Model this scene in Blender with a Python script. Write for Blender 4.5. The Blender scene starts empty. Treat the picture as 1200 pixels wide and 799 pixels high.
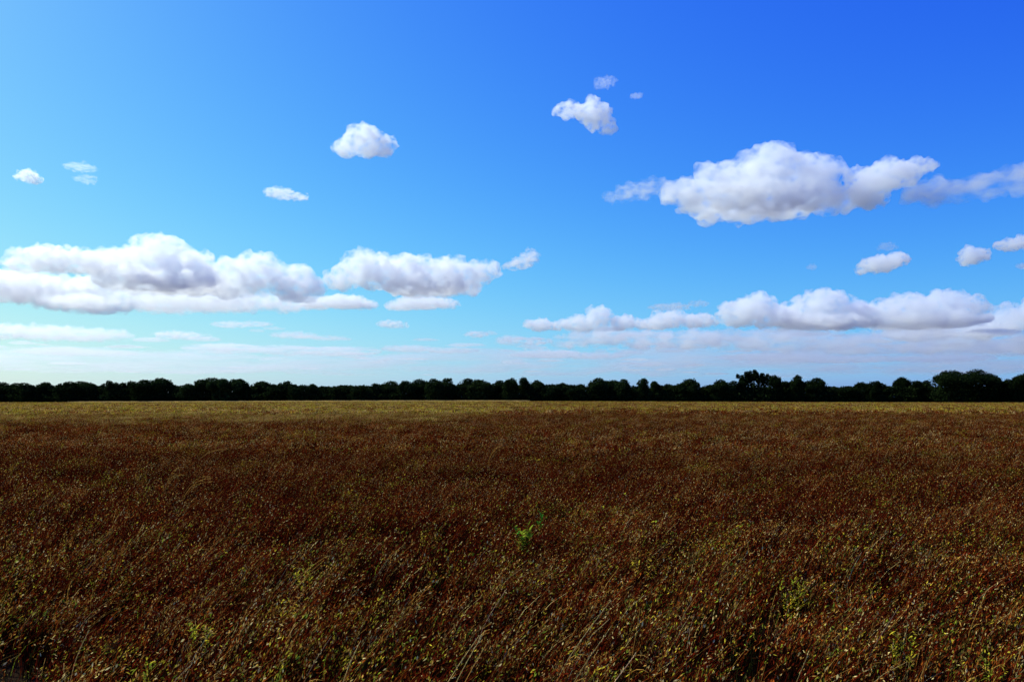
import bpy, bmesh, math, random
import numpy as np

S = bpy.context.scene
COL = S.collection

# ------------------------------------------------------------------ camera
F = 935.0            # focal length in photograph pixels (1200 px wide frame)
HZ = 467.0           # horizon row of the photograph
CAMZ = 2.4
cam_d = bpy.data.cameras.new('camera')
cam = bpy.data.objects.new('camera', cam_d); COL.objects.link(cam)
cam.location = (0, 0, CAMZ); cam.rotation_euler = (math.radians(90), 0, 0)
cam_d.sensor_width = 36; cam_d.lens = F/1200*36
cam_d.shift_y = (HZ-399.5)/1200
cam_d.clip_start = 0.1; cam_d.clip_end = 200000
S.camera = cam

# ------------------------------------------------------------------ sky and sun
SUN_AZ = math.radians(-60)     # from the view direction, negative = left
SUN_EL = math.radians(45)
w = bpy.data.worlds.new('World'); S.world = w; w.use_nodes = True
nt = w.node_tree; nt.nodes.clear()
sky = nt.nodes.new('ShaderNodeTexSky'); sky.sky_type = 'NISHITA'; sky.sun_disc = False
sky.sun_elevation = SUN_EL; sky.sun_rotation = SUN_AZ
sky.altitude = 0; sky.air_density = 1.0; sky.dust_density = 0.8; sky.ozone_density = 8.0
# the photograph's colour response to a clear sky, by value only and the same in every direction:
# red and green k v^2.2 / (1 + c v^2.2), blue 1.1 (1 - exp(-4 v)) less some of the red
bg = nt.nodes.new('ShaderNodeBackground'); bg.inputs['Strength'].default_value = 0.1
wo = nt.nodes.new('ShaderNodeOutputWorld')
sep = nt.nodes.new('ShaderNodeSeparateColor'); com = nt.nodes.new('ShaderNodeCombineColor')
nt.links.new(sky.outputs[0], sep.inputs[0])
def M(op, a, b=None):
    n = nt.nodes.new('ShaderNodeMath'); n.operation = op
    for i, v in enumerate((a, b)):
        if v is None: continue
        if isinstance(v, (int, float)): n.inputs[i].default_value = v
        else: nt.links.new(v, n.inputs[i])
    return n.outputs[0]
ch = [M('MULTIPLY', sep.outputs[i], 0.1) for i in range(3)]
rg = []
for v, k, c in ((ch[0], 4.2, 3.2), (ch[1], 6.8, 5.3)):
    p = M('POWER', v, 2.2)
    rg.append(M('DIVIDE', M('MULTIPLY', p, k), M('ADD', M('MULTIPLY', p, c), 1.0)))
bl = M('MULTIPLY', M('SUBTRACT', 1.0, M('EXPONENT', M('MULTIPLY', ch[2], -4.0))), 1.1)
bl = M('MAXIMUM', M('SUBTRACT', bl, M('MULTIPLY', rg[0], 0.27)), 0.2)
for i, v in enumerate((rg[0], rg[1], bl)):
    nt.links.new(M('MULTIPLY', v, 10.0), com.inputs[i])
nt.links.new(com.outputs[0], bg.inputs[0]); nt.links.new(bg.outputs[0], wo.inputs[0])

sl = bpy.data.lights.new('sun', 'SUN'); sl.energy = 5.0; sl.angle = math.radians(0.53); sl.color = (0.965, 1.0, 0.86)
so = bpy.data.objects.new('sun', sl); COL.objects.link(so)
so.location = (-400, 150, 400)
# lamp points down its -Z; sun sits at azimuth SUN_AZ measured from +Y towards +X
so.rotation_euler = (math.pi/2 - SUN_EL, 0, math.pi - SUN_AZ)
vs = S.view_settings
vs.view_transform = 'Standard'; vs.look = 'None'; vs.gamma = 1; vs.exposure = 0.0; vs.use_curve_mapping = False
cy = S.cycles
cy.max_bounces = 24; cy.diffuse_bounces = 2; cy.glossy_bounces = 2; cy.transmission_bounces = 4
cy.volume_bounces = 12; cy.transparent_max_bounces = 16
cy.use_denoising = True
S.render.filter_size = 1.1

# ------------------------------------------------------------------ helpers
def P(px, py, D):
    """photograph pixel at depth D (metres along the view) -> world point"""
    return ((px-600)/F*D, D, CAMZ+(HZ-py)/F*D)

_r = np.random.RandomState(7)
_perm = _r.permutation(256); _perm = np.concatenate([_perm, _perm, _perm])
_g = _r.normal(size=(256, 3)); _g /= np.linalg.norm(_g, axis=1)[:, None]
def noise(p):
    """vectorised 3-D gradient noise, about -0.7 .. 0.7"""
    p = np.asarray(p, float); i = np.floor(p).astype(int); f = p-i; i &= 255
    u = f*f*f*(f*(f*6-15)+10)
    out = 0
    for dx in (0, 1):
        for dy in (0, 1):
            for dz in (0, 1):
                h = _perm[_perm[_perm[i[:, 0]+dx]+i[:, 1]+dy]+i[:, 2]+dz]
                d = f-np.array([dx, dy, dz])
                n = (_g[h]*d).sum(1)
                wx = u[:, 0] if dx else 1-u[:, 0]; wy = u[:, 1] if dy else 1-u[:, 1]; wz = u[:, 2] if dz else 1-u[:, 2]
                out = out+n*wx*wy*wz
    return out
def fbm(p, oct=4, lac=2.03, gain=0.5):
    s = 0; a = 1; p = np.asarray(p, float)
    for k in range(oct):
        s = s+a*noise(p+17.3*k); p = p*lac; a *= gain
    return s

def mesh_np(name, verts, faces, mat=None, cols=None, smooth=False):
    """faces: (n,3) or (n,4) int array, or list of such arrays; cols: per-vertex rgb"""
    me = bpy.data.meshes.new(name)
    if not isinstance(faces, (list, tuple)): faces = [faces]
    fl = [f for f in faces if len(f)]
    n = sum(len(f) for f in fl); nl = sum(f.size for f in fl)
    me.vertices.add(len(verts)); me.vertices.foreach_set('co', np.asarray(verts, np.float32).ravel())
    me.loops.add(nl); me.loops.foreach_set('vertex_index', np.concatenate([f.ravel() for f in fl]).astype(np.int32))
    me.polygons.add(n)
    ls = []; s = 0
    for f in fl:
        ls.append(s+np.arange(len(f))*f.shape[1]); s += f.size
    me.polygons.foreach_set('loop_start', np.concatenate(ls).astype(np.int32))
    me.update(calc_edges=True)
    if smooth: me.polygons.foreach_set('use_smooth', np.ones(n, bool))
    if cols is not None:
        a = me.color_attributes.new('tint', 'FLOAT_COLOR', 'POINT')
        c = np.ones((len(verts), 4), np.float32); c[:, :3] = cols
        a.data.foreach_set('color', c.ravel())
    if mat: me.materials.append(mat)
    return me
def link(name, data, parent=None, loc=(0, 0, 0)):
    o = bpy.data.objects.new(name, data); COL.objects.link(o); o.location = loc
    if parent: o.parent = parent
    return o
def tag(o, label=None, cat=None, group=None, kind=None):
    if label: o['label'] = label
    if cat: o['category'] = cat
    if group: o['group'] = group
    if kind: o['kind'] = kind
    return o

# ------------------------------------------------------------------ materials
def mat_nodes(name):
    m = bpy.data.materials.new(name); m.use_nodes = True
    m.node_tree.nodes.clear()
    return m, m.node_tree.nodes, m.node_tree.links
def plant_mat(name, trans=0.35, rough=0.6, vary=0.55):
    """vertex-tinted thin plant matter with some light coming through"""
    m, N, L = mat_nodes(name)
    at = N.new('ShaderNodeAttribute'); at.attribute_name = 'tint'
    oi = N.new('ShaderNodeObjectInfo')
    hs = N.new('ShaderNodeHueSaturation')
    mr = N.new('ShaderNodeMapRange'); mr.inputs['To Min'].default_value = 1-vary; mr.inputs['To Max'].default_value = 1+vary
    L.new(oi.outputs['Random'], mr.inputs['Value']); L.new(mr.outputs[0], hs.inputs['Value'])
    L.new(at.outputs['Color'], hs.inputs['Color'])
    d = N.new('ShaderNodeBsdfDiffuse'); t = N.new('ShaderNodeBsdfTranslucent'); mx = N.new('ShaderNodeMixShader')
    mx.inputs[0].default_value = trans
    L.new(hs.outputs[0], d.inputs[0]); L.new(hs.outputs[0], t.inputs[0])
    L.new(d.outputs[0], mx.inputs[1]); L.new(t.outputs[0], mx.inputs[2])
    o = N.new('ShaderNodeOutputMaterial'); L.new(mx.outputs[0], o.inputs['Surface'])
    return m
GRASS = plant_mat('dry_grass', 0.3)
LEAF = plant_mat('dark_leaves', 0.25, vary=0.2)
def bark_mat():
    m, N, L = mat_nodes('bark')
    tc = N.new('ShaderNodeTexCoord'); nz = N.new('ShaderNodeTexNoise'); nz.inputs['Scale'].default_value = 3
    cr = N.new('ShaderNodeValToRGB'); cr.color_ramp.elements[0].color = (0.03, 0.024, 0.018, 1); cr.color_ramp.elements[1].color = (0.09, 0.075, 0.06, 1)
    b = N.new('ShaderNodeBsdfDiffuse'); o = N.new('ShaderNodeOutputMaterial')
    L.new(tc.outputs['Object'], nz.inputs['Vector']); L.new(nz.outputs[0], cr.inputs[0]); L.new(cr.outputs[0], b.inputs[0]); L.new(b.outputs[0], o.inputs['Surface'])
    return m
BARK = bark_mat()
def soil_mat():
    m, N, L = mat_nodes('meadow_soil')
    tc = N.new('ShaderNodeTexCoord'); nz = N.new('ShaderNodeTexNoise'); nz.inputs['Scale'].default_value = 0.8; nz.inputs['Detail'].default_value = 8
    cr = N.new('ShaderNodeValToRGB'); cr.color_ramp.elements[0].color = (0.018, 0.012, 0.007, 1); cr.color_ramp.elements[1].color = (0.055, 0.034, 0.016, 1)
    b = N.new('ShaderNodeBsdfDiffuse'); o = N.new('ShaderNodeOutputMaterial')
    L.new(tc.outputs['Object'], nz.inputs['Vector']); L.new(nz.outputs[0], cr.inputs[0]); L.new(cr.outputs[0], b.inputs[0]); L.new(b.outputs[0], o.inputs['Surface'])
    return m
def cloud_mat(name, density, size, kind, aniso=0.55):
    """near-white droplets tinted for cyan shading, uneven inside; 'wisp' clouds are torn by noise into shreds, a 'veil' is combed into layers"""
    m, N, L = mat_nodes(name)
    v = N.new('ShaderNodeVolumeScatter'); v.inputs['Color'].default_value = (0.976, 1.0, 0.984, 1)  # cyan tone of the shaded bases is put into the scatter colour
    v.inputs['Density'].default_value = density; v.inputs['Anisotropy'].default_value = aniso
    if kind != 'even':
        sc, lo, hi, d0, d1, nscale = {'puff': ((.8, .8, 1.0), .37, .66, .02, 2.7, 1.9), 'wisp': ((.55, .55, 1.3), .38, .68, 0, 2.4, 1.0), 'veil': ((.16, .16, 1.6), .38, .66, 0, 2.6, 1.0)}[kind]
        tc = N.new('ShaderNodeTexCoord'); mp = N.new('ShaderNodeMapping'); mp.inputs['Scale'].default_value = sc
        nz = N.new('ShaderNodeTexNoise'); nz.inputs['Scale'].default_value = nscale/size; nz.inputs['Detail'].default_value = 5; nz.inputs['Roughness'].default_value = .62
        mr = N.new('ShaderNodeMapRange'); mr.interpolation_type = 'SMOOTHSTEP'
        mr.inputs['From Min'].default_value = lo; mr.inputs['From Max'].default_value = hi
        mr.inputs['To Min'].default_value = density*d0; mr.inputs['To Max'].default_value = density*d1
        L.new(tc.outputs['Object'], mp.inputs[0]); L.new(mp.outputs[0], nz.inputs['Vector']); L.new(nz.outputs[0], mr.inputs['Value'])
        L.new(mr.outputs[0], v.inputs['Density'])
    o = N.new('ShaderNodeOutputMaterial'); L.new(v.outputs[0], o.inputs['Volume'])
    return m

# ------------------------------------------------------------------ ground
def ground_z(x, y):
    """gentle swell of the meadow; rises a little towards the wood in the middle of the view"""
    x = np.asarray(x, float); y = np.asarray(y, float)
    far = np.clip((y-60)/300, 0, 1)
    far = far*far*(3-2*far)
    z = far*(0.05+0.60*np.exp(-((x+20)/130)**2))
    z = z+0.10*np.sin(x*0.21+1.3)*np.sin(y*0.17+0.4)*np.clip((y-1)/10, 0, 1)*np.clip((200-y)/100, 0, 1)
    return z
xs = np.concatenate([-np.geomspace(90000, 420, 18), np.linspace(-400, 400, 101), np.geomspace(420, 90000, 18)])
ys = np.concatenate([-np.geomspace(90000, 60, 14), np.linspace(-40, 460, 126), np.geomspace(500, 90000, 16)])
X, Y = np.meshgrid(xs, ys); Z = ground_z(X, Y)
idx = np.arange(X.size).reshape(X.shape)
fq = np.stack([idx[:-1, :-1], idx[:-1, 1:], idx[1:, 1:], idx[1:, :-1]], -1).reshape(-1, 4)
g = link('ground', mesh_np('ground', np.stack([X, Y, Z], -1).reshape(-1, 3), fq, soil_mat(), smooth=True))
tag(g, 'dark soil of the meadow reaching the horizon', None, None, 'structure')

# ------------------------------------------------------------------ clouds
dg = bpy.context.evaluated_depsgraph_get
def ico(sub=2):
    bm = bmesh.new(); bmesh.ops.create_icosphere(bm, subdivisions=sub, radius=1)
    v = np.array([q.co[:] for q in bm.verts]); f = np.array([[q.index for q in p.verts] for p in bm.faces]); bm.free()
    return v, f
IV, IF = ico(2)
BASE_H = 1100.0
def make_cloud(label, lobes, ybase, seed, dens=1.0, puffs=14, rough=1.0, flat=0.35, group=None, dmax=26000, dist=None, depth=0.9, kind=None):
    """lobes: ellipses (cx, cy, rx, ry) in photograph pixels; the cloud hangs at BASE_H, at the distance its base row implies"""
    rs = np.random.RandomState(seed)
    D = dist or min(BASE_H*F/max(HZ-ybase, 5), dmax)
    s = D/F
    ax = np.mean([l[0] for l in lobes])
    V = []; T = []; n = 0
    ells = []
    for cx, cyy, rx, ry in lobes:
        e = np.array([(cx-ax)*s, 0, (ybase-cyy)*s]); r = np.array([rx*s, max(rx*depth, ry)*s, ry*s])
        ells.append((e, r))
    balls = []
    for e, r in ells:
        yj = rs.uniform(-.25, .25)*r[1]
        balls.append((e+[0, yj, 0], r*0.86))
        for k in range(puffs):
            d = rs.normal(size=3); d[2] = abs(d[2])*1.0-0.15; d /= np.linalg.norm(d)
            q = rs.uniform(.22, .42)*min(r)*rs.uniform(.7, 1.15)
            c = e+[0, yj, 0]+d*(r-q*0.75)*0.95
            balls.append((c, np.array([q*rs.uniform(1, 1.5), q*1.2, q])))
    for c, r in balls:
        V.append(IV*r+c); T.append(IF+n); n += len(IV)
    me = mesh_np('lobe', np.concatenate(V), np.concatenate(T))
    o = bpy.data.objects.new('tmp', me); COL.objects.link(o)
    size = max(np.ptp(np.concatenate(V), 0))
    rmin = np.mean([min(r) for e, r in ells])
    md = o.modifiers.new('r', 'REMESH'); md.mode = 'VOXEL'; md.voxel_size = max(rmin/11, size/230); md.adaptivity = 0
    ev = o.evaluated_get(dg()); m2 = bpy.data.meshes.new_from_object(ev)
    bpy.data.objects.remove(o); bpy.data.meshes.remove(me)
    k = len(m2.vertices); co = np.empty(k*3, np.float32); no = np.empty(k*3, np.float32)
    m2.vertices.foreach_get('co', co); m2.vertices.foreach_get('normal', no)
    co = co.reshape(-1, 3).astype(float); no = no.reshape(-1, 3).astype(float)
    q = co/rmin+seed*3.1
    d = fbm(q*1.0, 2)*0.55+np.abs(fbm(q*2.4, 2))*0.40+fbm(q*5.5, 3)*0.20-0.02
    co = co+no*(d*rmin*rough)[:, None]
    # flat, slightly ragged base
    zb = rmin*0.10*fbm(np.stack([q[:, 0], q[:, 1], q[:, 0]*0], -1)*1.7, 3)
    low = co[:, 2] < zb
    co[low, 2] = zb[low]+(co[low, 2]-zb[low])*flat
    m2.vertices.foreach_set('co', co.astype(np.float32).ravel()); m2.update()
    o = bpy.data.objects.new('tmp', m2); COL.objects.link(o)          # clean up folds the billows made
    md = o.modifiers.new('r', 'REMESH'); md.mode = 'VOXEL'; md.voxel_size = max(rmin/12, size/240); md.adaptivity = 0
    m3 = bpy.data.meshes.new_from_object(o.evaluated_get(dg())); bpy.data.objects.remove(o); bpy.data.meshes.remove(m2); m2 = m3
    m2.polygons.foreach_set('use_smooth', np.ones(len(m2.polygons), bool))
    hh = np.mean([r[2] for e, r in ells])
    m2.materials.clear(); m2.materials.append(cloud_mat('cloud_vapour', dens*1.6/(hh**.45*np.mean([r[1] for e, r in ells])**.55), hh, kind or ('wisp' if dens < .61 else 'puff')))
    o = link('cloud', m2, None, P(ax, ybase, D)); m2.name = 'cloud'
    tag(o, label, 'cloud', group)
    return o
C = make_cloud
# high, near clouds
C('small white dome-shaped cloud alone in the blue, left of centre', [(428, 168, 27, 22), (407, 174, 19, 15), (450, 173, 18, 16)], 184, 61, dens=.62, flat=.10)
C('small puffy white cloud high up with a tail on its left', [(697, 135, 22, 21), (668, 130, 22, 8), (710, 146, 13, 13)], 158, 2, dens=.7)
C('faint wisp of cloud just above the small tailed cloud', [(707, 98, 14, 7), (716, 95, 10, 4)], 106, 5, kind='puff', dens=.10, puffs=6, rough=1.5)
C('tiny streak of cloud right of the small tailed cloud', [(746, 112, 9, 3)], 115, 6, kind='even', dens=.16, puffs=4, rough=1.3)
C('largest white cloud, a long mound high on the right', [(905, 203, 42, 35), (865, 212, 45, 30), (812, 230, 35, 20), (950, 210, 38, 32), (985, 232, 40, 16), (890, 234, 100, 17)], 250, 3, puffs=20)
C('ragged wisp trailing off the left end of the largest cloud', [(745, 226, 30, 10), (722, 232, 18, 5), (768, 218, 20, 9)], 240, 7, dens=.17, puffs=10, rough=1.8)
C('rounded white cloud touching the largest cloud on its right', [(1045, 203, 40, 19), (1015, 215, 28, 20), (1078, 196, 20, 11), (1020, 234, 22, 14)], 246, 4, dens=.8)
C('long grey-white cloud streak running off the right edge', [(1100, 223, 42, 15), (1150, 220, 45, 15), (1205, 212, 40, 24), (1235, 205, 30, 26)], 240, 8, dens=.34, rough=1.2)
C('small slanted white cloud low under the right-hand streak', [(1028, 311, 26, 11), (1048, 305, 20, 9), (1012, 316, 12, 6)], 322, 9, dens=.8)
C('faint puff above the small slanted white cloud', [(1040, 289, 13, 5)], 294, 10, kind='puff', dens=.10, puffs=6, rough=1.5)
C('small round white cloud near the right edge', [(1138, 302, 17, 12), (1150, 300, 11, 9)], 314, 11, dens=.8)
C('white cloud cut by the right edge beside a small round one', [(1182, 288, 17, 8), (1205, 285, 20, 10)], 296, 12, dens=.8)
C('speck of cloud in the clear blue right of centre', [(952, 313, 7, 4)], 317, 13, kind='even', dens=.14, puffs=4, rough=1.4)
C('tiny puff at the right edge under the cut-off cloud', [(1199, 312, 8, 4)], 316, 14, kind='even', dens=.25, puffs=4, rough=1.4)
C('small bright puff nearest the left edge of the sky', [(31, 206, 14, 8), (42, 211, 9, 6)], 216, 15, kind='puff', dens=.4)
C('thin double wisp beside the small puff at far left', [(95, 197, 22, 4), (100, 210, 15, 5)], 216, 16, dens=.13, puffs=8, rough=1.5)
C('small flat white cloud floating over the left bank', [(330, 228, 20, 7), (350, 231, 15, 4), (316, 226, 8, 6)], 235, 17, dens=.42, rough=1.2)
# the left bank
C('tall grey-bellied cloud crowning the left bank', [(183, 304, 46, 27), (145, 314, 46, 22), (222, 316, 44, 22), (192, 330, 95, 14)], 341, 20, puffs=18)
C('pale rounded cloud at the upper left of the left bank', [(62, 306, 44, 17), (102, 308, 36, 15), (30, 312, 26, 10)], 322, 21, dens=.7)
C('dark-bellied cloud cut by the left edge under the bank', [(30, 338, 74, 20), (95, 340, 48, 18), (-40, 338, 60, 22), (122, 332, 20, 14)], 360, 22, dens=.9, dist=10500)
C('billowing white cloud at the right end of the left bank', [(298, 322, 40, 26), (336, 325, 30, 20), (258, 332, 42, 20), (352, 338, 34, 16)], 354, 23, puffs=18, dens=.8)
C('broad white lower shelf of the left bank', [(190, 350, 74, 15), (260, 352, 74, 14), (110, 358, 66, 10), (330, 354, 44, 10)], 367, 24, dens=.62, rough=1.4)
C('thin white cloud shelf between the left bank and middle cloud', [(400, 353, 38, 9), (372, 355, 26, 8), (425, 357, 22, 6)], 363, 25, dens=.7)
# the middle
C('long grey-bellied cloud in the middle of the sky', [(435, 317, 36, 25), (480, 320, 42, 21), (525, 320, 38, 19), (562, 320, 25, 14), (402, 328, 22, 16), (500, 334, 75, 12)], 346, 26, puffs=18)
C('flat white strip under the long middle cloud', [(495, 355, 40, 8), (470, 359, 24, 5), (520, 356, 20, 6)], 363, 27, dens=.62, rough=1.3)
C('small bright cloud right of the long middle cloud', [(612, 308, 19, 7), (622, 300, 12, 7), (600, 312, 12, 5)], 317, 28, dens=.5, rough=1.6)
# low and far
C('thin far cloud band at the left edge, below the bank', [(55, 390, 60, 9), (120, 393, 45, 7), (0, 388, 50, 9)], 401, 30, dens=.5, dist=15500, rough=1.4)
C('small flat far cloud right of the left band', [(210, 393, 32, 5), (235, 394, 15, 3)], 398, 31, dens=.3, rough=1.5)
C('thin far cloud streak under the right end of left bank', [(268, 380, 26, 4), (300, 380, 24, 3)], 384, 32, dens=.25, rough=1.5)
C('tiny flat cloud under the strip of the middle cloud', [(458, 380, 20, 5), (470, 382, 10, 3)], 385, 33, dens=.3, rough=1.5)
C('small flat cloud alone low in the middle of the sky', [(558, 392, 16, 4)], 396, 34, dens=.4, rough=1.4)
C('small rounded cloud leading the low bank, right of centre', [(632, 381, 20, 8), (650, 382, 12, 6)], 389, 35, dens=.65)
C('bumpy grey-white cloud topping the low bank right of centre', [(704, 371, 20, 14), (680, 379, 28, 10), (730, 378, 24, 10)], 389, 36, dens=.75)
C('long flat cloud at the right of the low bank', [(785, 374, 28, 11), (818, 376, 28, 9), (765, 380, 24, 8)], 387, 37, dens=.75)
C('thin streak above the long flat cloud of the low bank', [(785, 360, 30, 4), (818, 356, 14, 4)], 365, 38, dens=.2, rough=1.6)
C('ragged pale cloud under the small rounded leading cloud', [(600, 399, 22, 6), (628, 400, 20, 5)], 405, 39, dens=.35, rough=1.6)
C('broad grey shelf cloud under the low bank right of centre', [(712, 394, 44, 12), (765, 398, 50, 12), (670, 400, 30, 7), (815, 398, 40, 13)], 411, 40, dens=.5, dist=15000, rough=1.5, puffs=24)
C('left mound of the right-hand bank', [(882, 364, 38, 20), (862, 372, 22, 14), (908, 372, 32, 15)], 388, 41)
C('highest mound of the right-hand bank', [(965, 357, 34, 20), (938, 367, 28, 15), (992, 365, 28, 15), (960, 379, 62, 10)], 388, 42, puffs=18)
C('long ridged cloud at the right of the right-hand bank', [(1060, 361, 42, 17), (1105, 357, 36, 19), (1132, 361, 28, 15), (1030, 367, 30, 13), (1085, 376, 84, 10)], 387, 43, puffs=18)
C('grey cloud under the right-hand bank, cut by right edge', [(1185, 374, 32, 19), (1150, 386, 50, 12), (1225, 370, 40, 24), (1075, 390, 50, 10)], 400, 44)
C('broad grey shelf cloud below the right-hand bank', [(925, 398, 80, 14), (1010, 402, 80, 12), (860, 400, 40, 13), (1095, 402, 80, 13), (1190, 404, 90, 14)], 417, 45, dens=.5, dist=16500, rough=1.5, puffs=26)
# the veil of stratus along the horizon, and the thin broken streaks in front of it
C('pale stratus veil low over the left of the wood', [(60, 422, 170, 18), (230, 426, 150, 15), (-90, 422, 150, 18)], 440, 50, dens=.17, dist=24000, puffs=8, kind='veil', rough=.5)
C('pale stratus veil low over the middle of the wood', [(400, 427, 130, 15), (540, 424, 120, 18), (650, 426, 110, 17)], 441, 51, dens=.17, dist=25500, puffs=8, kind='veil', rough=.5)
C('grey stratus veil low over the right of the wood', [(800, 422, 120, 21), (950, 422, 140, 23), (1100, 422, 140, 23), (1270, 422, 130, 23)], 443, 52, dens=.24, dist=26000, puffs=8, kind='veil', rough=.5)
C('thin broken stratus streak above the wood, left of centre', [(260, 408, 60, 6), (330, 410, 60, 6), (400, 412, 60, 6)], 417, 53, dens=.3, dist=20000, puffs=6, kind='veil')
C('thin streak low at far left above the wood', [(70, 412, 60, 4), (130, 414, 40, 3)], 417, 54, dens=.3, dist=19000, puffs=10, rough=1.6)
C('thin ragged streak low over the middle of the wood', [(480, 409, 40, 4), (530, 411, 40, 3)], 414, 55, dens=.3, dist=18000, puffs=10, rough=1.6)
C('flat ragged streak low right of centre', [(640, 414, 50, 5), (700, 417, 46, 4)], 421, 56, dens=.35, dist=19500, puffs=10, rough=1.6)
C('long thin grey streak low in the right of the sky', [(900, 419, 80, 4), (1000, 421, 80, 4), (1110, 420, 70, 4)], 425, 57, dens=.35, dist=20500, puffs=10, rough=1.6)
C('faint ragged streak below the small middle cloud, low left', [(345, 393, 34, 4), (385, 396, 26, 3)], 399, 58, dens=.22, puffs=10, rough=1.6)
# scattered small far puffs between those streaks: too many and too faint to count
def far_puffs():
    rs = np.random.RandomState(77); iv, fi = ico(3); V = []; T = []; n = 0
    for k in range(120):
        px = rs.uniform(-60, 1260); py = rs.uniform(396, 440) if k % 4 else rs.uniform(384, 410)
        if k % 3 == 0: px = rs.uniform(560, 1260)
        D = rs.uniform(.9, 1.1)*min(BASE_H*F/max(HZ-py, 5), 25000); s = D/F
        sh = .45+.55*(440-py)/50
        rx = rs.uniform(7, 24)*s*(.6+.5*sh); rz = rs.uniform(1.8, 4.2)*s*sh
        v = iv*[rx, rx*.8, rz]
        q = iv*[2.2, 2.0, 1.2]+rs.uniform(0, 90, 3)
        v = v*(1+.55*fbm(q, 3)[:, None]); up = np.clip(iv[:, 2], 0, 1)
        v[:, 2] += rz*.8*np.abs(fbm(q*1.7+9, 2))*up
        v[v[:, 2] < 0, 2] *= .35
        V.append(v+np.array(P(px, py, D))); T.append(fi+n); n += len(iv)
    me = mesh_np('far_puffs', np.concatenate(V), np.concatenate(T), cloud_mat('far_vapour', .0022, 70, 'puff'), smooth=True)
    tag(link('scattered_far_cloud', me), 'scattered small pale puffs and shreds of cloud low over the wood', 'cloud', None, 'stuff')
far_puffs()
# ------------------------------------------------------------------ the wood along the far edge of the field
def leaf_quads(rs, cen, size, up=0.3):
    """one randomly turned leaf spray (a slightly folded quad pair) per centre"""
    n = len(cen)
    a = rs.normal(size=(n, 3)); a /= np.linalg.norm(a, axis=1)[:, None]
    b = np.cross(a, rs.normal(size=(n, 3))); b /= np.linalg.norm(b, axis=1)[:, None]
    c = np.cross(a, b)
    s = size[:, None]
    v = np.stack([cen-a*s, cen+b*s*.55-a*s*.1+c*s*.18, cen+a*s, cen-b*s*.55+a*s*.1+c*s*.18], 1)
    f = np.arange(n*4).reshape(n, 4)
    return v.reshape(-1, 3), np.concatenate([f[:, [0, 1, 2]], f[:, [0, 2, 3]]])
def tube(pts, rad, sides=6):
    pts = np.asarray(pts, float); n = len(pts); V = []
    for i in range(n):
        t = pts[min(i+1, n-1)]-pts[max(i-1, 0)]; t /= np.linalg.norm(t)
        a = np.cross(t, [0.3, 1, 0.1]); a /= np.linalg.norm(a); b = np.cross(t, a)
        for k in range(sides):
            q = 2*math.pi*k/sides; V.append(pts[i]+rad[i]*(a*math.cos(q)+b*math.sin(q)))
    fs = [[i*sides+k, i*sides+(k+1) % sides, (i+1)*sides+(k+1) % sides, (i+1)*sides+k] for i in range(n-1) for k in range(sides)]
    return np.array(V), np.array(fs)
def leaf_cols(rs, n, shade, light):
    base = np.array([[.010, .018, .006], [.016, .028, .008], [.028, .046, .012], [.055, .080, .022]])
    p = np.array([.4, .35, .25-light, light])
    c = base[rs.choice(4, n, p=p)]*shade
    return np.repeat(c, 4, 0)
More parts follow.
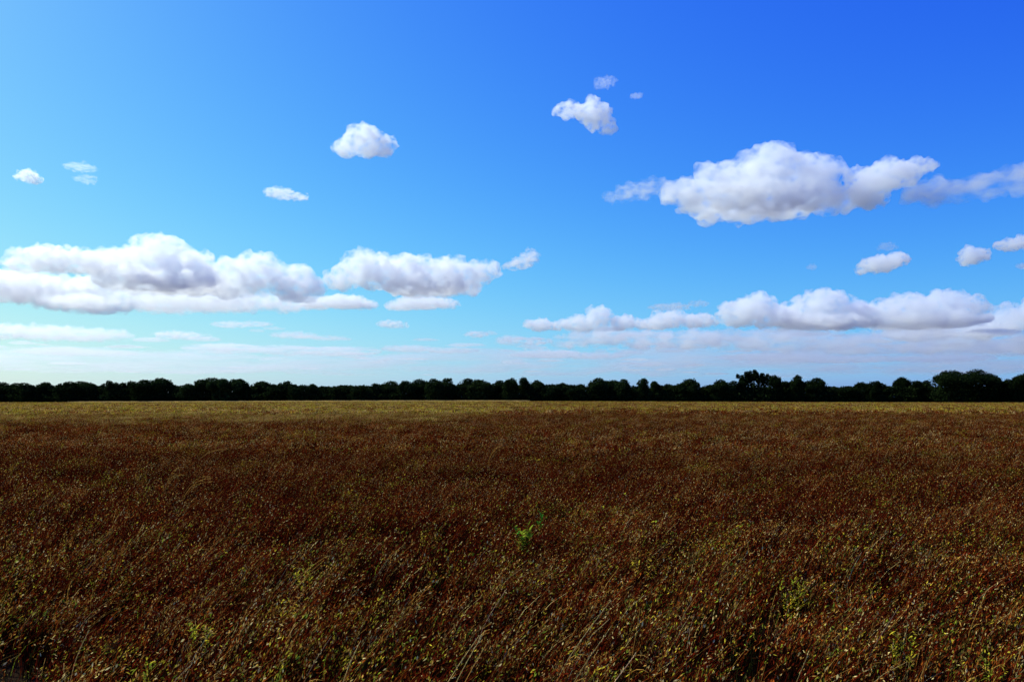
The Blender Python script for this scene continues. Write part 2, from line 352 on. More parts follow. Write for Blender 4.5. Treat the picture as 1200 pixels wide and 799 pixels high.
def make_tree(px, top, hw, D, seed, shape, label, light=.03, shade=1.0):
    rs = np.random.RandomState(seed)
    x = (px-600)/F*D; gz = float(ground_z(x, D))
    H = CAMZ+(HZ-top)/F*D-gz; R = hw*1.36/F*D
    root = link('tree', None, None, (x, D, gz)); root.empty_display_size = 2
    tag(root, label, 'tree', 'trees of the dark wood')
    # lobes of the crown
    lob = []
    if shape == 'round':
        lob.append((np.array([0, 0, H*.55]), np.array([R*.84, R*.8, H*.42])))
        for k in range(10):
            q = rs.uniform(0, 2*math.pi); e = rs.uniform(.0, 1.0)
            lob.append((np.array([math.cos(q)*R*.62*math.cos(e), math.sin(q)*R*.6, H*(.52+.30*math.sin(e))]), np.array([R*.36, R*.4, H*.15])*rs.uniform(.6, 1.2)))
        lob.append((np.array([R*rs.uniform(-.2, .2), 0, H*.86]), np.array([R*.42, R*.4, H*.13])))
    elif shape == 'flat':
        for k in range(9):
            u = (k/8-.5)*1.5
            lob.append((np.array([u*R, rs.uniform(-.4, .4)*R, H*rs.uniform(.70, .80)*(1-.12*abs(u))]), np.array([R*.30, R*.45, H*.21])*rs.uniform(.85, 1.1)))
        lob.append((np.array([0, 0, H*.5]), np.array([R*.85, R*.7, H*.33])))
    elif shape == 'spiky':
        lob.append((np.array([0, 0, H*.52]), np.array([R*.9, R*.8, H*.34])))
        for k in range(11):
            u = (k/10-.5)*1.7
            h = .93-.20*abs(u)+rs.uniform(-.05, .06)
            lob.append((np.array([u*R, rs.uniform(-.3, .3)*R, H*h]), np.array([R*.10, R*.14, H*.085])*rs.uniform(.8, 1.25)))
            lob.append((np.array([u*R*.8, rs.uniform(-.3, .3)*R, H*(h-.13)]), np.array([R*.16, R*.25, H*.11])))
    elif shape == 'narrow':
        for k in range(7):
            t = k/6
            lob.append((np.array([rs.uniform(-.25, .25)*R, rs.uniform(-.3, .3)*R, H*(.28+.62*t)]), np.array([R, R, H*.15])*(1-.5*t*t)*rs.uniform(.75, 1.0)))
    else:                                   # open, lumpy
        for k in range(11):
            q = rs.uniform(0, 2*math.pi); rr = rs.uniform(.1, .75)
            zt = rs.uniform(.35, .88)
            lob.append((np.array([math.cos(q)*rr*R*(1.2-.5*zt), math.sin(q)*rr*R, H*zt]), np.array([R*.36, R*.36, H*.13])*rs.uniform(.7, 1.2)))
        lob.append((np.array([0, 0, H*.5]), np.array([R*.6, R*.6, H*.32])))
    lob.append((np.array([0, 0, H*.25]), np.array([R*.85, R*.7, H*.24])))
    C_ = []; S_ = []
    for c, r in lob:
        n = int(60+26*(r[0]*r[2]+r[1]*r[2])/0.5**2*0.55)
        n = min(n, 900)
        d = rs.normal(size=(n, 3)); d /= np.linalg.norm(d, axis=1)[:, None]
        rad = rs.uniform(.25, 1, n)**.45
        C_.append(c+d*r*rad[:, None]+rs.uniform(-.38, .38, (n, 3)))
        S_.append(rs.uniform(.22, .48, n))
    for c, r in lob[:1]+lob[-1:]:                # large sprays deep inside
        n = int(50+r[0]*r[2]*5); C_.append(c+np.clip(rs.normal(size=(n, 3)), -1.5, 1.5)*r*.36); S_.append(rs.uniform(.6, .95, n))
    cen = np.concatenate(C_); cen[:, 2] = np.clip(cen[:, 2], .3, H)
    v, f = leaf_quads(rs, cen, np.concatenate(S_))
    link('crown', mesh_np('crown', v, f, LEAF, leaf_cols(rs, len(cen), shade, light)), root)
    # trunk and limbs
    r0 = .13+H*.016
    tp = [(0, 0, -.2), (rs.uniform(-.1, .1), 0, H*.2), (rs.uniform(-.25, .25), rs.uniform(-.2, .2), H*.45), (rs.uniform(-.3, .3), 0, H*.74)]
    v, f = tube(tp, [r0*1.35, r0, r0*.7, r0*.25]); link('trunk', mesh_np('trunk', v, f, BARK, smooth=True), root)
    for k in range(3):
        c, r = lob[(k*2+1) % len(lob)]
        st = np.array(tp[1])*(1-.3*k)+np.array(tp[2])*(.3*k)
        v, f = tube([st, st*.4+c*.6+[0, 0, -.2], c], [r0*.55, r0*.35, r0*.12], 5)
        link('limb', mesh_np('limb', v, f, BARK, smooth=True), root)
    return root
# crown centre column, crown-top row, half width (photograph pixels), shape, look, share of sunlit-green leaf sprays
TREES = [(-35, 446, 18, 'round'), (-8, 447, 15, 'lumpy'), (14, 446, 15, 'lumpy'), (36, 447, 13, 'lumpy'), (54, 447.5, 10, 'round'), (80, 447, 13, 'round'), (98, 446.5, 14, 'round'),
 (120, 449.5, 8, 'lumpy'), (134, 443.5, 10, 'lumpy'), (150, 446, 9, 'lumpy'), (168, 444.5, 12, 'round'), (186, 442.5, 14, 'round'), (206, 450, 9, 'lumpy'),
 (222, 449.5, 11, 'lumpy'), (246, 442.5, 17, 'round'), (264, 443.5, 14, 'flat'), (281, 443.5, 9, 'round'), (304, 446.5, 13, 'round'), (320, 450, 9, 'lumpy'), (335, 446.5, 9, 'round'),
 (350, 450.5, 10, 'lumpy'), (365, 450, 8, 'lumpy'), (381, 452.5, 11, 'round'), (397, 452.5, 9, 'lumpy'), (408, 451.5, 9, 'round'), (424, 450.5, 11, 'lumpy'), (440, 448.5, 6, 'narrow'),
 (456, 446.5, 13, 'round'), (477, 446, 9, 'round'), (493, 444, 12, 'round'), (509, 443.5, 10, 'round'), (526, 442.5, 9, 'narrow'), (546, 443, 10, 'round'), (563, 444.5, 14, 'round'), (584, 446, 10, 'lumpy'),
 (598, 443, 9, 'round'), (616, 439.5, 10, 'lumpy'), (630, 445.5, 8, 'round'), (645, 449.5, 9, 'lumpy'), (660, 448.5, 9, 'round'), (678, 448.5, 12, 'lumpy'),
 (700, 442.5, 11, 'round'), (715, 444.5, 12, 'flat'), (730, 444, 8, 'round'), (745, 452, 8, 'lumpy'), (755, 442.5, 8, 'lumpy'), (768, 446, 7, 'lumpy'), (785, 450, 9, 'round'), (807, 443.5, 12, 'round'),
 (825, 450, 8, 'lumpy'), (845, 444.5, 12, 'round'), (864, 446, 9, 'lumpy'), (884, 433.5, 16, 'spiky'), (908, 438.5, 9, 'lumpy'), (922, 443, 9, 'lumpy'), (934, 439.5, 8, 'round'), (956, 442, 12, 'round'), (974, 452, 9, 'lumpy'),
 (992, 452.5, 12, 'round'), (1011, 447.5, 11, 'round'), (1027, 446.5, 8, 'lumpy'), (1040, 452, 8, 'lumpy'), (1058, 441.5, 10, 'round'), (1074, 445.5, 10, 'lumpy'), (1087, 445, 6, 'narrow'),
 (1112, 433.5, 20, 'round'), (1148, 432.5, 20, 'round'), (1170, 447, 10, 'lumpy'), (1187, 437.5, 12, 'lumpy'), (1205, 435, 15, 'round'), (1235, 437, 18, 'round'), (1266, 440, 17, 'lumpy')]
LAND = {186: ('high round tree at far left of the wood', 'the high round tree at far left'),
        246: ('broad high-crowned tree in the left quarter of the wood', 'the broad tree in the left quarter'),
        335: ('small round knob of a tree between low neighbours, left of centre', 'the small round knob left of centre'),
        526: ('narrow upright tree with a blunt top, left of the middle', 'the narrow upright tree left of middle'),
        616: ('peaked lumpy tree standing highest in the middle of the wood', 'the peaked tree in the middle'),
        755: ('lone small knob-topped tree rising right of a dip in the wood', 'the lone knob-topped tree'),
        884: ('tall tree with a spiky fan-shaped top in the right half', 'the spiky-topped tall tree'),
        1058: ('stepped dark tree rising left of the two tallest crowns', 'the stepped tree near the right'),
        1112: ('left one of the two tallest round crowns near the right edge', 'the two tallest crowns'),
        1148: ('right one of the two tallest round crowns near the right edge', 'the two tallest crowns')}
ORD = ['first', 'second', 'third', 'fourth', 'fifth', 'sixth', 'seventh', 'eighth', 'ninth', 'tenth', 'eleventh', 'twelfth', 'thirteenth', 'fourteenth']
xs_ = [t[0] for t in TREES]
for i, (px, top, hw, shp) in enumerate(TREES):
    if px in LAND: lab = LAND[px][0]
    else:
        lk = min(LAND, key=lambda q: abs(xs_.index(q)-i) + (.1 if q < px else 0))
        if lk == 1148 and px < lk: lk = 1112
        n = abs(xs_.index(lk)-i)
        hgt = 'low' if top > 448.4 else 'tall' if top < 440 else 'middling'
        wid = {'round': 'round-crowned', 'lumpy': 'lumpy', 'flat': 'flat-topped', 'narrow': 'narrow'}[shp]
        lab = f"{hgt} {wid} dark tree, {ORD[n-1]} to the {'left' if px < lk else 'right'} of {LAND[lk][1]}"
    lt = .10 if (120 < px < 160 or 395 < px < 445 or 560 < px < 600 or 650 < px < 735) else .03
    make_tree(px, top, hw, 368+(i*7 % 5)*3-(8 if px > 1090 else 0), 100+i, shp, lab, lt, .75 if px > 820 else 1.0)
# the mass of the wood behind and under those trees: nobody could count it
rs = np.random.RandomState(5)
n = 102000
x = rs.uniform(-395, 395, n); y = rs.uniform(368, 392, n)
prof = 7.7+2.2*fbm(np.stack([x/14, y/20, x*0], -1), 3)
prof = np.where(y < 371, prof*.55, prof)
z = rs.uniform(0, 1, n)**.8*prof
cen = np.stack([x, y, ground_z(x, y)+z], -1)
v, f = leaf_quads(rs, cen, rs.uniform(.4, .95, n))
o = link('woodland_thicket', mesh_np('thicket', v, f, LEAF, leaf_cols(rs, n, .8, .03)))
tag(o, 'dark thicket filling the wood behind and under the skyline trees', 'thicket', None, 'stuff')
# ------------------------------------------------------------------ the meadow
def ribbon(pts, wid, side):
    """flat strip along pts, half width per point, across the direction side"""
    pts = np.asarray(pts); wid = np.asarray(wid)[:, None]; n = len(pts)
    v = np.concatenate([pts-side*wid, pts+side*wid])
    i = np.arange(n-1)
    return v, np.stack([i, i+1, i+1+n, i+n], -1)
PAL = {'maroon': (.012, .003, .0015), 'red': (.150, .014, .004), 'rust': (.30, .065, .008), 'tan': (.48, .25, .045), 'straw': (.68, .50, .17),
       'yellow': (.60, .46, .030), 'lime': (.27, .33, .022), 'olive': (.016, .019, .004), 'green': (.055, .25, .020), 'pinkish': (.50, .30, .18)}
def make_tuft(seed, R, H, nst, nbl, nfl, fl, stemc, fleckc, bladec, wid=.0026, lean=.46):
    """one tuft: arching stems bowed by the wind (towards +x), seed flecks on their upper half, blades at the foot"""
    rs = np.random.RandomState(seed)
    V = []; Q = []; K = []; n = 0
    def add(v, f, c):
        nonlocal n
        V.append(v); Q.append(f+n); K.append(np.tile(np.array(c)*rs.uniform(.75, 1.25), (len(v), 1))); n += len(v)
    pick = lambda tab: PAL[rs.choice([k for k, _ in tab], p=[q for _, q in tab])]
    for k in range(nst):
        a = rs.uniform(0, 6.28); rr = R*math.sqrt(rs.uniform())
        b = np.array([math.cos(a)*rr, math.sin(a)*rr, 0]); h = H*rs.uniform(.62, 1.08)
        ln = lean*h*rs.uniform(.5, 1.6); sp = h*rs.uniform(-.16, .16); sy = h*rs.uniform(-.22, .16)
        t = np.linspace(0, 1, 5)
        pts = b+np.stack([sp*t+ln*t**2, sy*t+.05*h*t**2, h*(t-.10*t**3)], -1)
        q = rs.uniform(0, 3.14); side = np.array([math.cos(q), math.sin(q), 0])
        v, f = ribbon(pts, wid*np.array([1.2, 1.1, 1, .8, .5]), side); add(v, f, pick(stemc))
        for j in range(nfl):
            u = rs.uniform(.40, 1.0)**.8
            p = np.array([np.interp(u, t, pts[:, d]) for d in range(3)])+rs.normal(size=3)*fl*.8
            d = np.array([.55, .1, .8])+rs.normal(size=3)*.5; d /= np.linalg.norm(d)
            e = np.cross(d, rs.normal(size=3)); e /= np.linalg.norm(e)
            L_ = fl*rs.uniform(.6, 1.4); W_ = fl*rs.uniform(.22, .45)
            add(np.array([p-d*L_, p+e*W_, p+d*L_, p-e*W_]), np.array([[0, 1, 2, 3]]), pick(fleckc))
    for k in range(nbl):
        a = rs.uniform(0, 6.28); rr = R*math.sqrt(rs.uniform())
        b = np.array([math.cos(a)*rr, math.sin(a)*rr, 0]); h = H*rs.uniform(.35, .85); o = rs.uniform(0, 6.28); d = rs.uniform(.1, .5)*h
        t = np.linspace(0, 1, 4)
        pts = b+np.stack([(math.cos(o)*d+.12*h)*t**1.6, math.sin(o)*d*t**1.6, h*(t-.25*t**3)], -1)
        side = np.array([-math.sin(o), math.cos(o), 0])
        v, f = ribbon(pts, wid*1.7*np.array([1, 1, .8, .15]), side); add(v, f, pick(bladec))
    return mesh_np('tuft', np.concatenate(V), np.concatenate(Q), GRASS, np.concatenate(K))
KINDS = {
 'red':   dict(stemc=[('maroon', .7), ('red', .3)], fleckc=[('red', .60), ('rust', .22), ('tan', .08), ('straw', .03), ('maroon', .07)], bladec=[('maroon', .75), ('red', .15), ('olive', .1)]),
 'rust':  dict(stemc=[('maroon', .4), ('red', .3), ('rust', .2), ('tan', .1)], fleckc=[('rust', .36), ('tan', .30), ('straw', .16), ('red', .18)], bladec=[('maroon', .6), ('red', .2), ('olive', .2)]),
 'yellow': dict(stemc=[('red', .4), ('olive', .6)], fleckc=[('yellow', .40), ('lime', .20), ('tan', .22), ('rust', .18)], bladec=[('olive', .65), ('maroon', .3), ('lime', .05)]),
 'straw': dict(stemc=[('tan', .35), ('straw', .15), ('red', .5)], fleckc=[('straw', .40), ('tan', .38), ('rust', .22)], bladec=[('tan', .1), ('maroon', .6), ('red', .3)]),
 'dark':  dict(stemc=[('maroon', .85), ('red', .15)], fleckc=[('maroon', .62), ('red', .22), ('olive', .10), ('tan', .04), ('straw', .02)], bladec=[('maroon', .7), ('olive', .3)])}
KN = list(KINDS)
tufts = bpy.data.collections.new('grass_tufts')         # sources of the instances, not in the scene themselves
NV = 5
for lev, (R, H, nst, nbl, nfl, fl, wd) in enumerate([(.16, .60, 9, 22, 4, .0165, .0022), (.34, .58, 17, 20, 4, .030, .0046), (.90, .56, 22, 14, 4, .092, .013)]):
    for kn in KN:
        for q in range(NV):
            me = make_tuft(1000+lev*100+KN.index(kn)*10+q, R, H, nst, nbl, nfl, fl, wid=wd, **KINDS[kn])
            tufts.objects.link(bpy.data.objects.new(f'tuft_{len(tufts.objects):03d}', me))
rs = np.random.RandomState(11)
PX = []; PI = []; PR = []; PS = []
def zone(x, y):
    """share of each kind of tuft at a place in the meadow"""
    n1 = fbm(np.stack([x/6, y/6, x*0+3], -1), 3); n2 = fbm(np.stack([x/2.2, y/2.2, x*0+9], -1), 3); n3 = fbm(np.stack([x/30, y/45, x*0+5], -1), 3)
    n6 = fbm(np.stack([x/9, y/16, x*0+44], -1), 4)
    n4 = fbm(np.stack([x/3.2, y/4.5, x*0+15], -1), 3)
    col = 600+x/y*F                                   # roughly: bearing
    left = np.clip((640-col)/120, 0, 1)
    yl = np.clip((y-(108-46*left)-26*n3-26*n6)/22, 0, 1)  # far belt of yellower grass, nearer on the left
    near = np.clip((14-y)/9, 0, 1); mid = np.clip((y-9)/8, 0, 1)
    w = np.stack([1.35+1.3*n1-.95*near, .60-.7*n1+.45*near-.2*mid, .10+.60*near-.05*mid+np.clip(n2*2.4-.3, 0, 2)*1.2, .12+.30*near-.06*mid+np.clip(-n2*1.2-.1, 0, 2)*.6, .30+.45*near+.45*mid+np.clip(n4*3.0, 0, 2)], -1)
    wf = np.stack([.55+1.9*n6+.45*(1-left), .55+.8*n6, .6+.4*left-.9*n6, .4+.5*left-.6*n6, .40+np.clip(n2*2.2+n6, 0, 2)], -1)
    w = w*(1-yl[:, None])+np.clip(wf, 0.05, 9)*yl[:, None]
    w = np.clip(w, .03, 9); return w/w.sum(1)[:, None], n1, n2
for lev, (y0, y1, dens, wing) in enumerate([(1.6, 30, 52, 3.0), (27, 105, 10.5, 6), (98, 366, 1.55, 14)]):
    half = y1*.80+wing
    n = int(dens*2*half*(y1-y0))
    x = rs.uniform(-half, half, n); y = rs.uniform(y0, y1, n)
    k = np.abs(x) < .80*y+wing
    x = x[k]; y = y[k]
    wts, n1, n2 = zone(x, y)
    bare = fbm(np.stack([x/1.1, y/1.1, x*0+21], -1), 2)
    k = (bare > -.30) | (y > 60)
    x = x[k]; y = y[k]; wts = wts[k]; n1 = n1[k]; bare = bare[k]; n = len(x)
    kind = (rs.uniform(size=n)[:, None] > np.cumsum(wts, 1)).sum(1).clip(0, 4)
    PI.append(lev*len(KN)*NV+kind*NV+rs.randint(0, NV, n))
    PX.append(np.stack([x, y, ground_z(x, y)-.01], -1))
    PR.append(np.stack([rs.normal(0, .07, n), rs.normal(0, .07, n), rs.normal(.1, .5, n)], -1))
    h = (1+.55*fbm(np.stack([x/2.5, y/2.5, x*0+31], -1), 3)+.3*bare)*rs.uniform(.8, 1.15, n)
    wsc = rs.uniform(.8, 1.2, n)
    PS.append(np.stack([wsc, wsc, np.clip(h, .45, 1.35)], -1))
PX, PI, PR, PS = map(np.concatenate, (PX, PI, PR, PS))
print('tufts', len(PX))
def scatter(name, pts, ids, rot, scl, coll):
    me = bpy.data.meshes.new(name); me.vertices.add(len(pts)); me.vertices.foreach_set('co', pts.astype(np.float32).ravel())
    a = me.attributes.new('pick', 'INT', 'POINT'); a.data.foreach_set('value', ids.astype(np.int32))
    a = me.attributes.new('turn', 'FLOAT_VECTOR', 'POINT'); a.data.foreach_set('vector', rot.astype(np.float32).ravel())
    a = me.attributes.new('size', 'FLOAT_VECTOR', 'POINT'); a.data.foreach_set('vector', scl.astype(np.float32).ravel())
    ng = bpy.data.node_groups.new(name, 'GeometryNodeTree')
    ng.interface.new_socket('Geometry', in_out='INPUT', socket_type='NodeSocketGeometry'); ng.interface.new_socket('Geometry', in_out='OUTPUT', socket_type='NodeSocketGeometry')
    N = ng.nodes; L = ng.links
    gi = N.new('NodeGroupInput'); go = N.new('NodeGroupOutput'); mp = N.new('GeometryNodeMeshToPoints'); ip = N.new('GeometryNodeInstanceOnPoints'); ci = N.new('GeometryNodeCollectionInfo')
    ci.inputs['Collection'].default_value = coll; ci.inputs['Separate Children'].default_value = True; ci.inputs['Reset Children'].default_value = True
    def attr(nm, ty):
        q = N.new('GeometryNodeInputNamedAttribute'); q.data_type = ty; q.inputs['Name'].default_value = nm; return q.outputs['Attribute']
    L.new(gi.outputs[0], mp.inputs['Mesh']); L.new(mp.outputs[0], ip.inputs['Points']); L.new(ci.outputs[0], ip.inputs['Instance'])
    ip.inputs['Pick Instance'].default_value = True
    L.new(attr('pick', 'INT'), ip.inputs['Instance Index']); L.new(attr('size', 'FLOAT_VECTOR'), ip.inputs['Scale'])
    er = N.new('FunctionNodeEulerToRotation'); L.new(attr('turn', 'FLOAT_VECTOR'), er.inputs[0]); L.new(er.outputs[0], ip.inputs['Rotation'])
    L.new(ip.outputs[0], go.inputs[0])
    o = link(name, me); md = o.modifiers.new('scatter', 'NODES'); md.node_group = ng
    return o
o = scatter('meadow_grass', PX, PI, PR, PS, tufts)
tag(o, 'dry red-brown prairie grass with yellow and tan seed heads covering the field', 'grass', None, 'stuff')
# pale strip of bleached grass along the foot of the wood
rs = np.random.RandomState(12); n = 5200
x = rs.uniform(-215, 40, n); y = rs.uniform(357.5, 362, n)
k = fbm(np.stack([x/25, y*0, y*0+2], -1), 2) > -.28+.8*np.clip((np.abs(x+88)-90)/40, 0, 1)
x = x[k]; y = y[k]; n = len(x)
edge = bpy.data.collections.new('bleached_tufts')
for q in range(3):
    me = make_tuft(2000+q, 1.0, .92, 30, 30, 5, .05, [('straw', 1)], [('straw', .8), ('pinkish', .2)], [('straw', .8), ('tan', .2)], wid=.03)
    edge.objects.link(bpy.data.objects.new(f'pale_{q}', me))
o = scatter('field_edge_grass', np.stack([x, y, ground_z(x, y)], -1), rs.randint(0, 3, n), np.stack([x*0, x*0, rs.uniform(0, 6, n)], -1), np.ones((n, 3))*rs.uniform(.8, 1.2, n)[:, None], edge)
tag(o, 'thin pale strip of bleached grass at the foot of the wood', 'grass', None, 'stuff')
# ------------------------------------------------------------------ single plants that stand out of the meadow
def one(name, V, Q, K, parent):
    n = 0; q2 = []
    for v, q in zip(V, Q): q2.append(q+n); n += len(v)
    return link(name, mesh_np(name, np.concatenate(V), np.concatenate(q2), GRASS, np.concatenate(K)), parent)
def make_stalk(px0, py0, px1, py1, label, col='straw', ht=.80, bend=.06, seed=0, w=.0035, group='long pale stalks above the meadow grass'):
    """a long bleached stalk seen from (px0, py0) up to its tip (px1, py1)"""
    rs = np.random.RandomState(seed+500)
    D = (CAMZ-ht)*F/(py1-HZ)
    a = np.array(P(px0, py0, D)); b = np.array(P(px1, py1, D))
    gz = float(ground_z(a[0], D)); k = (a[2]-gz)/max(b[2]-a[2], .05); k = min(k, 2.0)
    foot = a-(b-a)*k*np.array([.5, 1, 1]); foot[2] = gz
    root = link('dry_grass_stalk', None, None, tuple(foot)); root.empty_display_size = .1
    tag(root, label, 'grass stalk', group)
    t = np.linspace(0, 1, 9)[:, None]
    pts = (b-foot)*t; pts[:, 0] += bend*np.sin(t[:, 0]*math.pi)*-1; pts[:, 1] += .04*np.sin(t[:, 0]*5)
    v, f = tube(pts, np.linspace(w, w*.45, 9), 5)
    c = np.tile(np.array(PAL[col])*1.1, (len(v), 1))
    one('stem', [v], [f], [c], root)
    V = []; Q = []; K = []
    for j in range(16):
        u = 1-.30*rs.uniform()**.8; p = np.array([np.interp(u, t[:, 0], pts[:, d]) for d in range(3)])
        d = (b-foot)/np.linalg.norm(b-foot)+rs.normal(size=3)*.22; e = np.cross(d, rs.normal(size=3)); e /= np.linalg.norm(e)
        L_ = .020*rs.uniform(.7, 1.3)
        V.append(np.array([p, p+d*L_*.5+e*.0035, p+d*L_, p+d*L_*.5-e*.0035])); Q.append(np.array([[0, 1, 2, 3]])); K.append(np.tile(np.array(PAL['straw'])*rs.uniform(.7, 1.15), (4, 1)))
    one('seed_head', V, Q, K, root)
    V = []; Q = []; K = []
    for j in range(3):
        u = rs.uniform(.2, .55); p = np.array([np.interp(u, t[:, 0], pts[:, d]) for d in range(3)]); o = rs.uniform(-.8, .8)
        tt = np.linspace(0, 1, 4)[:, None]; lf = p+np.concatenate([tt*.16*math.cos(o), tt*.12*math.sin(o), .14*tt-.12*tt**2], 1)
        v, f = ribbon(lf, np.array([.004, .004, .003, .0006]), np.array([-math.sin(o), math.cos(o), .2])); V.append(v); Q.append(f); K.append(np.tile(PAL['tan'], (len(v), 1)))
    one('leaf', V[:1], Q[:1], K[:1], root); one('leaf', V[1:2], Q[1:2], K[1:2], root); one('leaf', V[2:], Q[2:], K[2:], root)
make_stalk(362, 766, 390, 743, 'pinkish bent stalk at the bottom, left of the middle', 'pinkish', seed=1)
make_stalk(573, 712, 594, 688, 'short pinkish stalk beside a dark gap near the bottom middle', 'pinkish', seed=2)
make_stalk(660, 778, 714, 703, 'longest pale stalk leaning right, right of the bottom middle', 'straw', .95, seed=3, w=.0042)
make_stalk(684, 772, 716, 731, 'pale stalk close below the longest one', 'straw', .85, seed=4)
make_stalk(714, 796, 744, 763, 'pale pinkish stalk at the bottom, right of the longest one', 'pinkish', .75, seed=5)
make_stalk(742, 745, 749, 712, 'upright thin stalk right of the longest one', 'tan', .85, bend=.01, seed=6)
make_stalk(528, 790, 562, 742, 'greenish pale stalk of the trio at the bottom middle, leftmost', 'straw', .85, seed=7)
make_stalk(540, 785, 569, 736, 'pale stalk of the trio at the bottom middle, tallest', 'straw', .9, seed=8)
make_stalk(548, 786, 573, 748, 'pale stalk of the trio at the bottom middle, rightmost', 'tan', .82, seed=9)
make_stalk(1032, 732, 1051, 708, 'pinkish stalk beside the dark gap at lower right', 'pinkish', .8, seed=10)
make_stalk(1056, 744, 1061, 726, 'stubby upright pale stalk at lower right', 'straw', .7, bend=.01, seed=11)
make_stalk(1146, 706, 1153, 690, 'thin tan stalk near the right edge of the field', 'tan', .8, seed=12)
make_stalk(90, 755, 108, 736, 'slanting pale stalk near the lower left corner', 'straw', .8, seed=13)
make_stalk(408, 776, 424, 748, 'thin straw stalk right of the pinkish bent stalk', 'straw', .8, seed=14)
make_stalk(132, 660, 143, 646, 'orange-tan stalk in the left of the field', 'tan', .8, seed=15)
make_stalk(940, 775, 946, 760, 'short pale stalk at the bottom, left of the yellow weeds', 'straw', .7, seed=16)

def make_weed(px, py, wpx, hpx, label, leaf, name='green_weed', cat='weed', ht=.66, nst=7, nlf=9, lsize=.05, seed=0, group=None, stem='olive'):
    """an upright weed: stems with alternate narrow leaves"""
    rs = np.random.RandomState(seed+700)
    D = (CAMZ-ht)*F/(py-HZ); s = D/F; x = (px-600)*s; gz = float(ground_z(x, D))
    root = link(name, None, None, (x, D, gz)); root.empty_display_size = .1
    tag(root, label, cat, group)
    R = wpx*s*.5; H = ht
    for k in range(nst):
        o = rs.uniform(0, 6.28); r0 = R*.25*rs.uniform(); r1 = R*math.sqrt(rs.uniform(.1, 1)); h = H*rs.uniform(.78, 1.05)
        t = np.linspace(0, 1, 5)[:, None]
        pts = np.concatenate([math.cos(o)*(r0+(r1-r0)*t**1.4), math.sin(o)*(r0+(r1-r0)*t**1.4), h*t], 1)
        v, f = tube(pts, np.array([.004, .0035, .003, .0025, .0015]), 4)
        st = one('stem', [v], [f], [np.tile(PAL[stem], (len(v), 1))], root)
        V = []; Q = []; K = []
        for j in range(nlf):
            u = 1-(hpx*s/H)*rs.uniform(0, 1); u = max(u, .3); p = np.array([np.interp(u, t[:, 0], pts[:, d]) for d in range(3)])
            a = rs.uniform(0, 6.28); tt = np.linspace(0, 1, 4)[:, None]; L_ = lsize*rs.uniform(.6, 1.4); up = rs.uniform(.4, 1.6)
            lf = p+np.concatenate([math.cos(a)*tt*L_, math.sin(a)*tt*L_, L_*(up*tt-.5*tt**2)], 1)
            v, f = ribbon(lf, np.array([.15, .95, .8, .06])*L_*.16, np.array([-math.sin(a), math.cos(a), .1])); V.append(v); Q.append(f)
            K.append(np.tile(np.array(PAL[leaf[rs.randint(len(leaf))]])*rs.uniform(.75, 1.25), (len(v), 1)))
        one('leaves', V, Q, K, st)
    return root
make_weed(614, 620, 22, 26, 'bright green weed clump alone in the brown field, below centre', ['green', 'lime', 'lime'], lsize=.07, seed=1, nst=9, nlf=16)
make_weed(633, 606, 7, 16, 'small narrow green weed just above the bright green clump', ['green'], lsize=.06, seed=2, nst=3, nlf=12)
Y = 'yellow-leaved weeds in the foreground'
make_weed(926, 684, 42, 48, 'largest yellow-green weed at lower right of the field', ['yellow', 'lime', 'yellow'], 'yellow_weed', lsize=.034, ht=.62, seed=3, nst=16, nlf=16, group=Y)
make_weed(1056, 742, 46, 40, 'yellow-green weed at the bottom, right of the largest yellow one', ['yellow', 'yellow', 'lime'], 'yellow_weed', lsize=.034, ht=.62, seed=4, nst=12, nlf=12, group=Y)
make_weed(1160, 772, 40, 28, 'lime-yellow weed in the lower right corner', ['yellow', 'yellow', 'lime'], 'yellow_weed', lsize=.034, ht=.62, seed=5, nst=5, nlf=8, group=Y)
make_weed(235, 730, 34, 30, 'yellowish weed in the lower left of the field', ['yellow', 'lime'], 'yellow_weed', lsize=.034, ht=.62, seed=6, nst=9, nlf=12, group=Y)
make_weed(168, 778, 40, 24, 'bright lime weed at the bottom left edge of the frame', ['yellow', 'yellow', 'lime'], 'yellow_weed', lsize=.034, ht=.62, seed=7, nst=5, nlf=8, group=Y)
make_weed(360, 665, 34, 26, 'yellowish weed in the field, upper left of the pinkish bent stalk', ['yellow', 'lime'], 'yellow_weed', lsize=.034, ht=.62, seed=8, nst=9, nlf=12, group=Y)
make_weed(336, 700, 44, 24, 'sparse pale yellow weed left of the pinkish bent stalk', ['yellow', 'tan'], 'yellow_weed', lsize=.034, ht=.62, seed=9, nst=8, nlf=9, group=Y)
make_weed(755, 655, 36, 20, 'low yellow weed right of centre in the field', ['yellow', 'tan'], 'yellow_weed', lsize=.034, ht=.62, seed=10, nst=9, nlf=12, group=Y)
make_weed(1034, 583, 26, 14, 'small lime weed in the middle distance at right', ['lime'], 'yellow_weed', lsize=.034, ht=.62, seed=11, nst=6, nlf=9, group=Y)
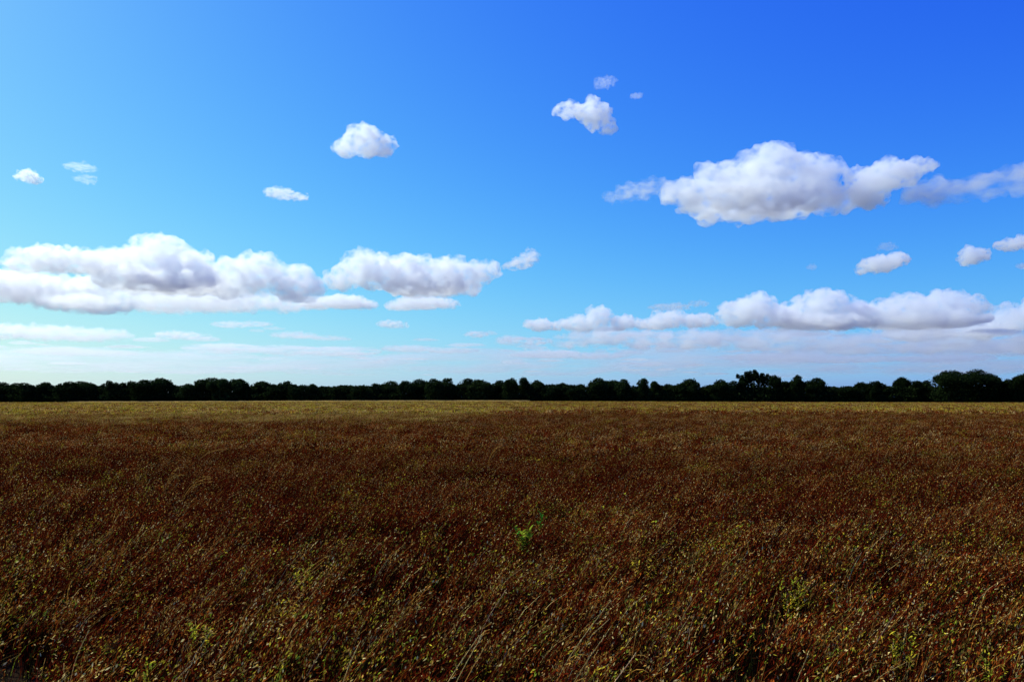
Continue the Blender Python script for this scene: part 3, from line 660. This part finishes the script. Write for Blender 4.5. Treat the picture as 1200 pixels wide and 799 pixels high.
make_weed(195, 628, 14, 26, 'thin green-tinged weed in the left of the field', ['lime', 'olive'], 'yellow_weed', lsize=.034, ht=.62, seed=12, nst=5, nlf=9, group=Y)

def make_plume(px0, py0, px1, py1, label, seed, n=4, col='tan'):
    """a spray of tall pale grass arching over to the right"""
    rs = np.random.RandomState(seed+900)
    D = (CAMZ-.85)*F/(py1-HZ+2); s = D/F
    x0 = (px0-600)*s; gz = float(ground_z(x0, D)); root = link('arching_plume', None, None, (x0, D, gz)); root.empty_display_size = .2
    tag(root, label, 'grass plume', 'tall pale grass arching over the meadow')
    for k in range(n):
        L_ = (px1-px0)*s*rs.uniform(.7, 1.05); h = (CAMZ-(py1-HZ)*s-gz)*rs.uniform(.85, 1.04); t = np.linspace(0, 1, 8)[:, None]
        pts = np.concatenate([L_*t**1.7, rs.uniform(-.15, .15)*t, h*np.sin(t*1.6)/1.0], 1)
        v, f = tube(pts, np.linspace(.0035, .002, 8), 4); st = one('stem', [v], [f], [np.tile(np.array(PAL[col])*rs.uniform(.8, 1.1), (len(v), 1))], root)
        V = []; Q = []; K = []
        for j in range(10):
            u = rs.uniform(.55, 1); p = np.array([np.interp(u, t[:, 0], pts[:, d]) for d in range(3)]); d = np.array([.8, 0, -.2])+rs.normal(size=3)*.5; e = np.cross(d, rs.normal(size=3)); e /= np.linalg.norm(e)
            V.append(np.array([p, p+d*.02+e*.007, p+d*.045, p+d*.02-e*.007])); Q.append(np.array([[0, 1, 2, 3]])); K.append(np.tile(np.array(PAL['tan'])*rs.uniform(.8, 1.3), (4, 1)))
        one('seed_head', V, Q, K, st)
make_plume(228, 548, 270, 522, 'tallest pale arching grass spray in the left of the field', 1)
make_plume(190, 556, 216, 549, 'low pale arching grass left of the tallest spray', 2, 4)
make_plume(208, 570, 252, 557, 'pale arching grass just below the tallest spray', 3, 4)
make_plume(402, 520, 430, 509, 'pale arching grass spray in the middle distance, left of centre', 4, 4)
make_plume(570, 534, 596, 521, 'faint arching grass in the middle distance near the centre', 5, 4, 'tan')
make_plume(518, 524, 528, 504, 'thin upright tan grass near the centre, far out', 6, 3, 'tan')
